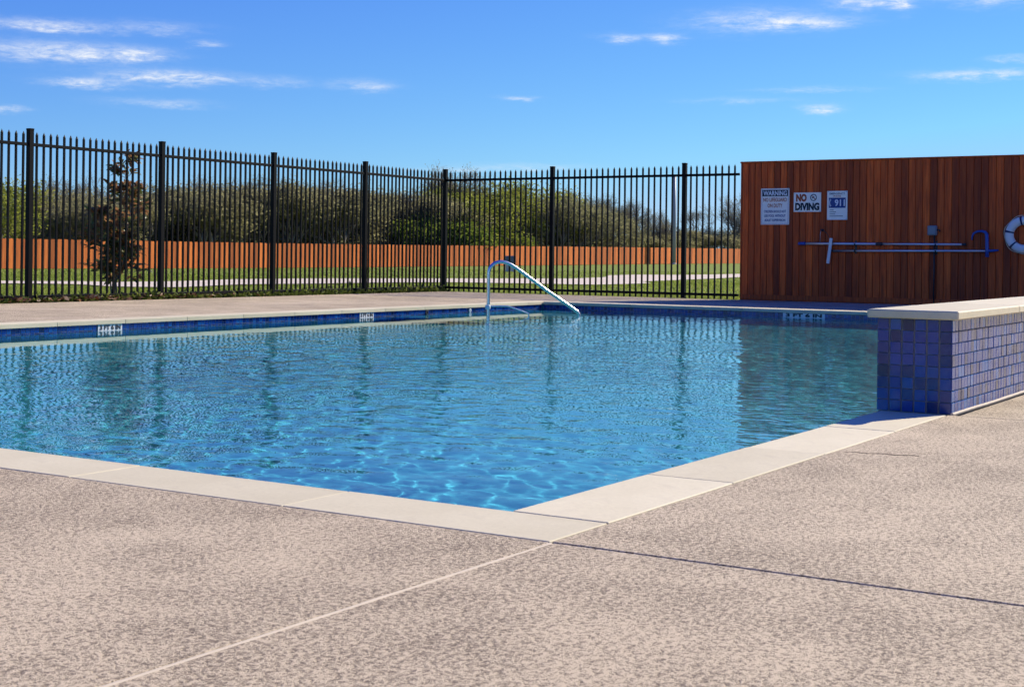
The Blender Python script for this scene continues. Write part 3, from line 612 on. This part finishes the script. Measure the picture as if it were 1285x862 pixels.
# life ring
lr = tag(empty('life_ring', (UF - .03, 3.0, 1.143)), 'white life ring with navy bands hanging on the wooden wall', 'life ring')
RR, rr_ = .222, .067; LC = Vector((UF - .09, 3.0, 1.143))
g = MB(); nA, nB = 48, 14; vs_ = []
for i in range(nA):
    a = 2 * math.pi * i / nA
    for k in range(nB):
        b = 2 * math.pi * k / nB; r0 = RR + rr_ * math.cos(b); vs_.append(LC + Vector((.055 * math.sin(b), r0 * math.cos(a), r0 * math.sin(a))))
g.add(vs_, [(i * nB + k, ((i + 1) % nA) * nB + k, ((i + 1) % nA) * nB + (k + 1) % nB, i * nB + (k + 1) % nB) for i in range(nA) for k in range(nB)]); at(lr, g, 'ring_body', WHITEP, True)
for a0 in (R(12), R(-44), R(80), R(150), R(225), R(-100)):
    g = MB(); vs_ = []; st = 4
    for i in range(st):
        a = a0 + (i / (st - 1) - .5) * .13
        for k in range(nB):
            b = 2 * math.pi * k / nB; r0 = RR + (rr_ + .003) * math.cos(b); vs_.append(LC + Vector((.058 * math.sin(b), r0 * math.cos(a), r0 * math.sin(a))))
    g.add(vs_, [(i * nB + k, (i + 1) * nB + k, (i + 1) * nB + (k + 1) % nB, i * nB + (k + 1) % nB) for i in range(st - 1) for k in range(nB)]); at(lr, g, 'band', NAVY, True)
g = MB()
for k in range(40):
    pass
rope = []
for i in range(97):
    a = 2 * math.pi * i / 96; r0 = RR + rr_ + .012 + .008 * math.sin(6 * a); rope.append(LC + Vector((.0, r0 * math.cos(a), r0 * math.sin(a))))
g.tube(rope, .006, 6, False); at(lr, g, 'grab_rope', JOINT_LIGHT, True)
g = MB(); g.tube([(UF - .03, 3.0, 1.36), (UF - .09, 3.0, 1.36), (UF - .10, 3.0, 1.39)], .01, 8); at(lr, g, 'hanger', DARKP, True)

# ------------------------------------------------------------------ depth markers set in the waterline tile
def marker(P, dx, wdt, label):
    X_ = Vector(dx); Zv = X_.cross(Vector((0, 0, 1))); M3 = Matrix((X_, Vector((0, 0, 1)), Zv)).transposed()
    root = empty('depth_marker', P); root.rotation_euler = M3.to_euler(); tag(root, label, 'depth marker', 'depth markers in the waterline tile')
    g = MB(); g.chbox(-wdt / 2, wdt / 2, -.175, -.047, 0, .006, .001); g.build('plate', WHITEP, root)
    link('lettering', text_mesh('3 FT 6 IN', .066, wdt * .86, INKB, .003, .0012), root, (0, -.077, .0075))
marker((7.16, V + OV - .0075, 0), (1, 0, 0), .335, 'white depth marker reading 3 FT 6 IN nearest on the left pool wall')
marker((11.58, V + OV - .0075, 0), (1, 0, 0), .295, 'white depth marker farther along the left pool wall, towards the handrail')
marker((U + OV - .0075, 5.2, 0), (0, -1, 0), .63, 'white depth marker reading 3 FT 6 IN on the shaded back pool wall')
def fitting(P, r, mat, label):
    root = empty('wall_fitting', P); tag(root, label, 'pool fitting')
    g = MB(); g.lathe([(r, 0), (r, .004), (r * .8, .010), (r * .45, .011), (r * .4, .004)], 16, Matrix.Rotation(R(90), 4, 'X')); g.build('flange', mat, root)
fitting((14.04, V + OV - .0075, -.082), .032, WHITEP, 'round white pool fitting on left tiled wall, left of the handrail post')
fitting((12.95, V + OV - .0075, -.082), .04, DARKP, 'round dark fitting on left pool wall between depth marker and handrail')

# ------------------------------------------------------------------ handrail in the pool
hr = tag(empty('handrail', (13.22, 8.70, WL)), 'polished steel handrail sloping down into the far corner of pool', 'handrail')
def curve_pts(P, n=8):
    P = [Vector(p) for p in P]; out = []
    for i in range(len(P) - 1):
        p0, p1, p2, p3 = P[max(i - 1, 0)], P[i], P[i + 1], P[min(i + 2, len(P) - 1)]
        for k in range(n):
            t = k / n; out.append(.5 * ((2 * p1) + (p2 - p0) * t + (2 * p0 - 5 * p1 + 4 * p2 - p3) * t * t + (3 * p1 - p0 - 3 * p2 + p3) * t ** 3))
    return out + [P[-1]]
A0 = Vector((13.22, 8.70, 0)); A1 = Vector((14.30, 7.86, 0)); dH = (A1 - A0)
def rp(t, z): q = A0 + dH * t; return (q.x, q.y, z)
g = MB(); g.tube([rp(0, -.62), rp(0, -.1), rp(0, .3)] + curve_pts([rp(0, .45), rp(.012, .545), rp(.06, .615), rp(.14, .64), rp(.22, .612), rp(.30, .555)], 6) + curve_pts([rp(.6, .275), rp(.93, -.015), rp(.985, -.075), rp(1.0, -.14), rp(1.0, -.40), rp(1.0, -.65)], 6), .024, 14); at(hr, g, 'rail_tube', STEEL, True)
g = MB(); g.tube(curve_pts([rp(.0, .02), rp(.17, .022), rp(.24, .01), rp(.42, -.075), rp(.44, -.10), rp(.44, -.3)], 6), .011, 10); at(hr, g, 'lower_brace', STEEL, True)
g = MB(); g.lathe([(.055, 0), (.055, .006), (.03, .022), (.026, .022)], 18, Matrix.Translation(rp(0, -.379))); at(hr, g, 'flange', STEEL, True)
g = MB(); g.lathe([(.034, 0), (.038, .01), (.038, .05), (.034, .06)], 16, Matrix.Translation(rp(-.004, -.02))); at(hr, g, 'collar', WHITEP, True)

# ------------------------------------------------------------------ young magnolia
def leaf_verts(L_=.15, W_=.052, curl=.02):
    P = []
    for t, wf in ((0, .04), (.25, .75), (.55, 1), (.82, .62), (1, .03)):
        z = curl * math.sin(t * 2.4) - .03 * t * t; P += [(t * L_, -wf * W_ / 2, z + .008 * wf), (t * L_, 0, z), (t * L_, wf * W_ / 2, z + .008 * wf)]
    Fq = []
    for i in range(4): Fq += [(i * 3, i * 3 + 3, i * 3 + 4, i * 3 + 1), (i * 3 + 1, i * 3 + 4, i * 3 + 5, i * 3 + 2)]
    return P, Fq
mg = tag(empty('magnolia_tree', (12.4, 15.15, -.04)), 'young magnolia with glossy dark leaves and rusty undersides just behind left fence', 'tree'); MI = Vector((12.4, 15.15, -.04))
MGB = MI - RGT * .02
stemg = MB(); leafspots = []
rt = random.Random(11)
for sidx in range(4):
    a = rt.uniform(0, 6.28); tilt = [.1, .32, -.18, .2][sidx]; hgt = [2.2, 1.75, 1.35, 1.0][sidx]
    pts = []
    for k in range(9):
        t = k / 8; off = RGT * (tilt * .75 * t + .05 * math.sin(5 * t + a) - (.12 if sidx == 2 else 0) * t) + FWD * (.2 * math.sin(a) * t)
        pts.append(MGB + off + Vector((0, 0, -.02 + hgt * t)))
    stemg.tube(pts, [.016 - .012 * k / 8 for k in range(9)], 6)
    for k in range(2, 9):
        nb_ = (7 if sidx == 0 and k > 4 else 5) if k < 8 else 6
        for b in range(nb_):
            aa = rt.uniform(0, 6.28); ln = (.13 + .34 * (1 - k / 8) ** .8) * rt.uniform(.6, 1.15)
            base = pts[k] if k == 8 else pts[k].lerp(pts[k + 1], rt.random()); d_ = (RGT * math.cos(aa) + FWD * math.sin(aa) + Vector((0, 0, rt.uniform(.1, .7)))).normalized()
            e = base + d_ * ln; stemg.tube([base, base.lerp(e, .5) + Vector((0, 0, -.01)), e], [.006, .005, .003], 4)
            for q in range(rt.randint(8, 12)):
                leafspots.append((base.lerp(e, rt.uniform(.45, 1.05)), (d_ + Vector((rt.gauss(0, .8), rt.gauss(0, .8), rt.gauss(.05, .6)))).normalized(), rt.uniform(.75, 1.2)))
o = stemg.build('trunk', BARK, mg, True); o.matrix_parent_inverse = Matrix.Translation(-MI)
LP, LFc = leaf_verts(); lme = bpy.data.meshes.new('leaf'); lme.from_pydata(LP, [], LFc); lme.materials.append(MAGN); lme.polygons.foreach_set('use_smooth', [True] * len(LFc))
rt.shuffle(leafspots); fg = MB()
for i, (pos, d_, sc) in enumerate(leafspots):
    M3 = d_.to_track_quat('X', 'Z').to_matrix() @ Matrix.Rotation(rt.gauss(0, .55), 3, 'X')
    if i < 290:
        o = link('leaf', lme, mg, pos, M3, (sc, sc * rt.uniform(.85, 1.2), sc)); o.matrix_parent_inverse = Matrix.Translation(-MI)
    else: fg.add([pos + M3 @ (Vector(q) * sc) for q in LP], LFc, rt.random())
o = fg.build('crown', MAGNV, mg, True); o.matrix_parent_inverse = Matrix.Translation(-MI); o['kind'] = 'stuff'

# ------------------------------------------------------------------ ground cover, fallen leaves, grass
def scatter_cards(n, xf, yf, zf, lmin, lmax, wf, up, seed):
    r = np.random.default_rng(seed); x = xf(r, n); y = yf(r, n); z = zf(x, y, r)
    a = r.uniform(0, 2 * np.pi, n); ln = r.uniform(lmin, lmax, n); w_ = ln * wf; tx = r.normal(0, 1, n); ty = r.normal(0, 1, n)
    d = np.stack([tx * (1 - up) + .25 * tx, ty * (1 - up) + .25 * ty, np.full(n, up + .05)], 1); d /= np.linalg.norm(d, axis=1)[:, None]
    s_ = np.stack([np.cos(a), np.sin(a), np.zeros(n)], 1); s_ -= d * (s_ * d).sum(1)[:, None]; s_ /= np.linalg.norm(s_, axis=1)[:, None]
    P = np.stack([x, y, z], 1)
    V0 = P - s_ * (w_ * .25)[:, None]; V1 = P + s_ * (w_ * .25)[:, None]; M_ = P + d * (ln * .55)[:, None]; V2 = M_ + s_ * (w_ * .5)[:, None]; V3 = P + d * ln[:, None]; V4 = M_ - s_ * (w_ * .5)[:, None]
    Vt = np.stack([V0, V1, V2, V3, V4], 1).reshape(-1, 3); b = np.arange(n)[:, None] * 5
    Ft = np.concatenate([b + np.array([[0, 1, 2]]), b + np.array([[0, 2, 4]]), b + np.array([[4, 2, 3]])], 1).reshape(-1, 3)
    return Vt, Ft, np.repeat(r.random(n), 3)
a, b, c = scatter_cards(13000, lambda r, n: r.uniform(5, UF + .1, n), lambda r, n: 14.0 + np.abs(r.normal(0, .22, n)), lambda x, y, r: np.full(len(x), -.03) + np.abs(r.normal(0, .04, len(x))), .04, .10, .5, .5, 5)
tag(link('ground_cover', fastmesh('ground_cover', a, b, COVER, c)), 'low dark leafy ground cover along the foot of left fence', None, None, 'stuff')
a, b, c = scatter_cards(230, lambda r, n: np.clip(r.normal(10.6, 1.6, n), 8, 19), lambda r, n: 13.93 + np.abs(r.normal(0, .10, n)), lambda x, y, r: np.where(y < DE, .006, .03) + r.uniform(0, .03, len(x)), .06, .11, .5, .15, 6)
tag(link('fallen_leaves', fastmesh('fallen_leaves', a, b, DRYLEAF, c)), 'dry brown fallen leaves at the foot of left fence', None, None, 'stuff')
def grass(n, D0, D1, l0, l1, wf, seed):
    r = np.random.default_rng(seed); D = np.sqrt(r.uniform(D0 ** 2, D1 ** 2, n)); tt = r.uniform(-.40, .40, n)
    x = CAM.x + D * (FWD.x + tt * RGT.x); y = CAM.y + D * (FWD.y + tt * RGT.y)
    k = ((y > VF - .06) | (x > UF - .05)) & ~in_poly(x, y, from_poly) & ~((x < UF + .12) & (x > UF - .05) & (y < 7.8))
    x, y = x[k], y[k]; n = len(x)
    return scatter_cards(n, lambda r, m: x, lambda r, m: y, lambda X_, Y_, r: terr(X_, Y_) - .004, l0, l1, wf, .6, seed + 1)
parts_ = [grass(90000, 17, 30, .025, .06, .22, 20), grass(90000, 30, 60, .03, .06, .4, 30), grass(40000, 60, 110, .04, .09, .7, 40)]
off = 0; VV = []; FF = []; CC = []
for a, b, c in parts_: VV.append(a); FF.append(b + off); CC.append(c); off += len(a)
tag(link('grass', fastmesh('grass', np.concatenate(VV), np.concatenate(FF), GRASSB, np.concatenate(CC))), 'short mown green grass of the lawn beyond the fence', None, None, 'stuff')

# ------------------------------------------------------------------ far orange wooden fence
FV = 69.0; bf = tag(empty('wooden_fence', (110, FV, -.3)), 'long orange wooden board fence across the far side of lawn', 'fence'); BI = Vector((110, FV, -.3))
g = MB(); x = 30.0; rb = random.Random(5); shade = .5
while x < 215:
    z0 = float(terr(x, FV)); hgt = 1.83 + rb.uniform(-.02, .02); shade = min(1, max(0, .55 * shade + .45 * rb.random() + rb.uniform(-.2, .2)))
    g.box(x + .003, x + .140, FV, FV + .018, z0 + .03, z0 + hgt, None, shade); x += .143
o = g.build('boards', FENCEW, bf); o.matrix_parent_inverse = Matrix.Translation(-BI); o['kind'] = 'stuff'
x = 30.0
while x < 214:
    z0 = float(terr(x, FV)); g = MB(); g.chbox(x - .045, x + .045, FV + .062, FV + .15, z0 - .2, z0 + 1.78, .006); o = g.build('post', FENCEW, bf); o.matrix_parent_inverse = Matrix.Translation(-BI)
    g = MB(); z1 = float(terr(x + 2.43, FV))
    for dz in (.3, 1.0, 1.6): g.tube([(x, FV + .04, z0 + dz), (x + 2.43, FV + .04, z1 + dz)], .022, 4)
    o = g.build('rail', FENCEW, bf); o.matrix_parent_inverse = Matrix.Translation(-BI); x += 2.43

# ------------------------------------------------------------------ utility cabinet and light pole on the lawn
cz = float(terr(82.5, 52.0)); uc = empty('utility_cabinet', (82.5, 52.0, cz), R(HEAD)); tag(uc, 'small grey utility cabinet on lawn, seen just above the handrail', 'cabinet')
g = MB(); g.chbox(-.30, .30, -.34, .34, 0, .62, .03); g.build('base', simple('cabinet_tan', (.55, .50, .42), .6), uc)
g = MB(); g.chbox(-.34, .34, -.38, .38, .622, 1.12, .05); g.build('hood', simple('cabinet_grey', (.10, .12, .15), .5), uc)
lz = float(terr(141, 67.6)); lp = empty('light_pole', (141, 67.6, lz)); tag(lp, 'thin grey metal pole rising above the far wooden fence', 'pole')
g = MB(); g.tube([(0, 0, 0), (0, 0, 5), (0, 0, 9.7)], [.30, .27, .22], 10); g.build('shaft', simple('pole_grey', (.26, .28, .30), .5), lp, True)
g = MB(); g.lathe([(.36, 0), (.36, .12), (.32, .16)], 12); g.build('footing', PATH, lp); g = MB(); g.lathe([(.24, 9.7), (.24, 9.76), (.1, 9.82)], 12); g.build('cap', GREYP, lp)

# ------------------------------------------------------------------ trees
def branch_tree(seed, H_, spread, depth, r0, base_h=.25, nkids=3, up=.35, thin=.6):
    r = random.Random(seed); g = MB(); tips = []
    def grow(p, d, ln, rad, lev):
        pts = [p]; q = p; dd = d.copy()
        for k in range(3):
            dd = (dd + Vector((r.gauss(0, .16), r.gauss(0, .16), r.gauss(.03, .08)))).normalized(); q = q + dd * ln / 3; pts.append(q)
        g.tube(pts, [rad, rad * .88, rad * .76, rad * .62], 5 if lev < 2 else 3, False)
        if lev >= depth: tips.append((q, dd)); return
        if lev >= depth - 2: tips.append((q, dd))
        for k in range(nkids if r.random() < .8 else nkids + 1):
            nd = (dd + Vector((r.gauss(0, spread), r.gauss(0, spread), r.gauss(up * .5, .3)))).normalized()
            grow(pts[r.choice((2, 3, 3))], nd, ln * r.uniform(.6, .85), rad * thin, lev + 1)
    for s in range(r.choice((1, 2, 3))):
        grow(Vector((r.gauss(0, .12), r.gauss(0, .12), -.2)), Vector((r.gauss(0, .22), r.gauss(0, .22), 1)).normalized(), H_ * base_h, r0, 0)
    mz = max(t[0].z for t in tips); f = H_ / mz
    g.v = [(x * f, y * f, z * f) for x, y, z in g.v]; return g, [(t[0] * f, t[1]) for t in tips]
def leaf_cloud(tips, per, sig, l0, l1, wf, mat, seed, name='crown'):
    r = np.random.default_rng(seed); T = np.array([t[0] for t in tips]); n = len(T) * per
    c = np.repeat(T, per, 0) + r.normal(0, sig, (n, 3)) * np.array([1, 1, .75])
    cl = np.repeat(r.uniform(0, 1, len(T)), per)
    d = r.normal(0, 1, (n, 3)); d /= np.linalg.norm(d, axis=1)[:, None]; e = r.normal(0, 1, (n, 3)); e -= d * (e * d).sum(1)[:, None]; e /= np.linalg.norm(e, axis=1)[:, None]
    ln = r.uniform(l0, l1, n)[:, None]; wd = ln * wf
    Vt = np.stack([c - d * ln / 2, c + e * wd / 2, c + d * ln / 2, c - e * wd / 2], 1).reshape(-1, 3); Ft = np.arange(n * 4).reshape(-1, 4)
    return fastmesh(name, Vt, Ft, mat, np.clip(.5 * cl + .5 * r.random(n), 0, 1))
PROT = {}
def proto(kind, i, H_, spread, depth, r0, per, sig, l0, l1, mat, nk=3, wf=.6):
    g, tips = branch_tree(hash_(kind, i), H_, spread, depth, r0, .26, nk, .35, .645 if kind == 'bare' else .6)
    PROT[(kind, i)] = (g.mesh('trunk', BARK, True), leaf_cloud(tips, per, sig, l0, l1, wf, mat, hash_(kind, i) + 1) if per else None)
def hash_(k, i): return sum(ord(c) for c in k) * 31 + i * 101
for i in range(3):
    proto('dark', i, 6.5, .58, 5, .12, 11, .34, .10, .22, LEAF_DARK); proto('green', i, 6.5, .68, 5, .11, 13, .36, .12, .26, LEAF_GREEN)
    proto('pale', i, 6.5, .55, 5, .10, 5, .36, .09, .20, LEAF_PALE); proto('bare', i, 7, .5, 6, .10, 1, .15, .05, .13, LEAF_PALE)
for i in range(2): proto('scrub', i, 2.6, .75, 4, .05, 16, .24, .10, .22, LEAF_DARK, 4)
for i in range(2): proto('bush', i, 2.6, .8, 3, .05, 75, .32, .14, .28, LEAF_BUSH, 4)
WORDS = {'dark': 'dark grey-green tree', 'green': 'bushy olive green tree', 'pale': 'thin pale grey-green tree', 'bare': 'leafless twiggy tree', 'bush': 'bright green rounded bush', 'scrub': 'low dark scrub bush'}
GRP = {'dark': 'dark trees beyond the wooden fence', 'green': 'olive green trees beyond the wooden fence', 'pale': 'pale thin trees beyond the wooden fence', 'bare': 'leafless trees beyond the wooden fence', 'bush': 'bushes beyond the wooden fence', 'scrub': 'scrub bushes beyond the wooden fence'}
rT = random.Random(21)
PLANTED = []
def plant(kind, px, D, top, label=None, sx=1.0):
    """px, top: bearing and treetop in units of the 1285-wide picture; D metres ahead. Turned into a place and a height on the ground."""
    t = (px - 642.5) / 1810.8; x = CAM.x + D * (FWD.x + t * RGT.x); y = CAM.y + D * (FWD.y + t * RGT.y); z = float(terr(x, y))
    mg_ = 3.2 if kind in ('bush', 'scrub') else 7.0
    if FV + mg_ > CAM.y + D * (FWD.y + t * RGT.y): D = (FV + mg_ + rT.uniform(0, 5) - CAM.y) / (FWD.y + t * RGT.y); x = CAM.x + D * (FWD.x + t * RGT.x); y = CAM.y + D * (FWD.y + t * RGT.y); z = float(terr(x, y))
    hor = 318.9 + (px - 642.5) * .01167; H_ = (hor - top) * D / 1810.8 + .75 - z
    i = rT.randrange(2 if kind in ('bush', 'scrub') else 3); tm_, cm_ = PROT[(kind, i)]; s = H_ / (2.6 if kind in ('bush', 'scrub') else 7.0 if kind == 'bare' else 6.7)
    root = empty({'bush': 'bush', 'scrub': 'scrub_bush'}.get(kind, {'dark': 'dark_tree', 'green': 'green_tree', 'pale': 'pale_tree', 'bare': 'bare_tree'}.get(kind)), (x, y, z), rT.uniform(0, 6.28)); root.scale = (s * sx, s * sx, s)
    tag(root, label or (WORDS[kind] + ' in the row beyond the far fence'), 'bush' if kind in ('bush', 'scrub') else 'tree', GRP[kind])
    PLANTED.append((kind, px, root)); link('trunk', tm_, root)
    if cm_: link('crown', cm_, root)
# left stretch
for px, D, top in ((-70, 100, 228), (8, 97, 234), (-30, 108, 222)): plant('green', px, D, top, 'olive green tree behind the far fence near the leftmost fence post', 1.2)
for px, D, top in ((52, 108, 244), (84, 112, 238), (118, 104, 246), (150, 115, 240), (186, 108, 238), (222, 116, 228), (252, 108, 232), (288, 116, 226), (322, 111, 232), (356, 120, 224), (386, 115, 232), (420, 124, 230), (450, 119, 238), (484, 128, 236), (514, 124, 246), (545, 134, 240)):
    plant('dark', px, D, top, None, 1.25)
for px, D, top in ((70, 120, 226), (100, 126, 214), (240, 128, 218), (300, 126, 216), (395, 133, 218), (440, 138, 226), (498, 136, 232)): plant('bare', px, D, top, 'leafless twiggy tree rising over the row of dark trees', 1.0)
for px, D, top in ((505, 118, 284), (530, 122, 276), (552, 126, 282)): plant('bush', px, D, top, 'bright green bush behind the fence corner post', 1.3)
for k in range(15): plant('scrub', 30 + k * 36 + rT.uniform(-8, 8), 106 + k * 2.2, 284 + rT.uniform(-8, 6), 'low dark scrub bush under the row of dark trees', 1.5)
for k in range(6): plant('scrub', 580 + k * 34 + rT.uniform(-8, 8), 145 + k * 5, 286 + rT.uniform(-6, 6), 'low dark scrub bush behind the back iron fence', 1.6)
# middle
plant('bare', 572, 150, 202, 'leafless crown standing highest, above the fence corner post', .9)
for px, D, top in ((580, 140, 236), (602, 137, 230), (628, 142, 226), (655, 144, 228), (676, 150, 236)): plant('green', px, D, top, 'bushy olive green tree behind the handrail and back fence', 1.25)
for px, D, top in ((590, 136, 288), (625, 140, 284), (660, 144, 290)): plant('bush', px, D, top, 'bright green bush low behind the wooden fence, above handrail', 1.3)
# right: thinner
for px, D, top in ((700, 156, 240), (722, 160, 248), (752, 165, 254), (775, 168, 264), (690, 166, 236)): plant('pale', px, D, top, 'thin pale grey-green tree between back fence posts', 1.15)
for px, D, top in ((760, 172, 246), (790, 176, 248), (822, 182, 262), (872, 190, 258), (745, 168, 240)): plant('bare', px, D, top, 'leafless twiggy tree on the right, sky showing through', .9)
plant('bare', 916, 190, 240, 'dark leafless tree with bent branches beside the wooden screen wall', 1.0)
for px, D, top in ((780, 172, 292), (805, 176, 294), (828, 182, 290), (850, 186, 286), (872, 190, 292), (895, 193, 288), (920, 198, 290), (945, 202, 286), (975, 205, 280)): plant('dark', px, D, top, 'low dark scrubby tree on the right, behind the wooden fence', 2.0)
for px, D, top in ((1010, 205, 262), (1060, 208, 256), (1120, 212, 262), (1190, 215, 258), (1260, 218, 262), (1330, 220, 258)): plant('dark', px, D, top, 'dark tree hidden behind the wooden screen wall', 1.6)

ORD = 'first second third fourth fifth sixth seventh eighth ninth tenth eleventh twelfth thirteenth fourteenth fifteenth sixteenth seventeenth eighteenth'.split()
bylab = {}
for kind, px, o in sorted(PLANTED, key=lambda q: q[1]): bylab.setdefault(o['label'], []).append(o)
for lab, obs in bylab.items():
    if len(obs) > 1:
        for i, o in enumerate(obs): o['label'] = lab + ', ' + ORD[i] + ' from the left'
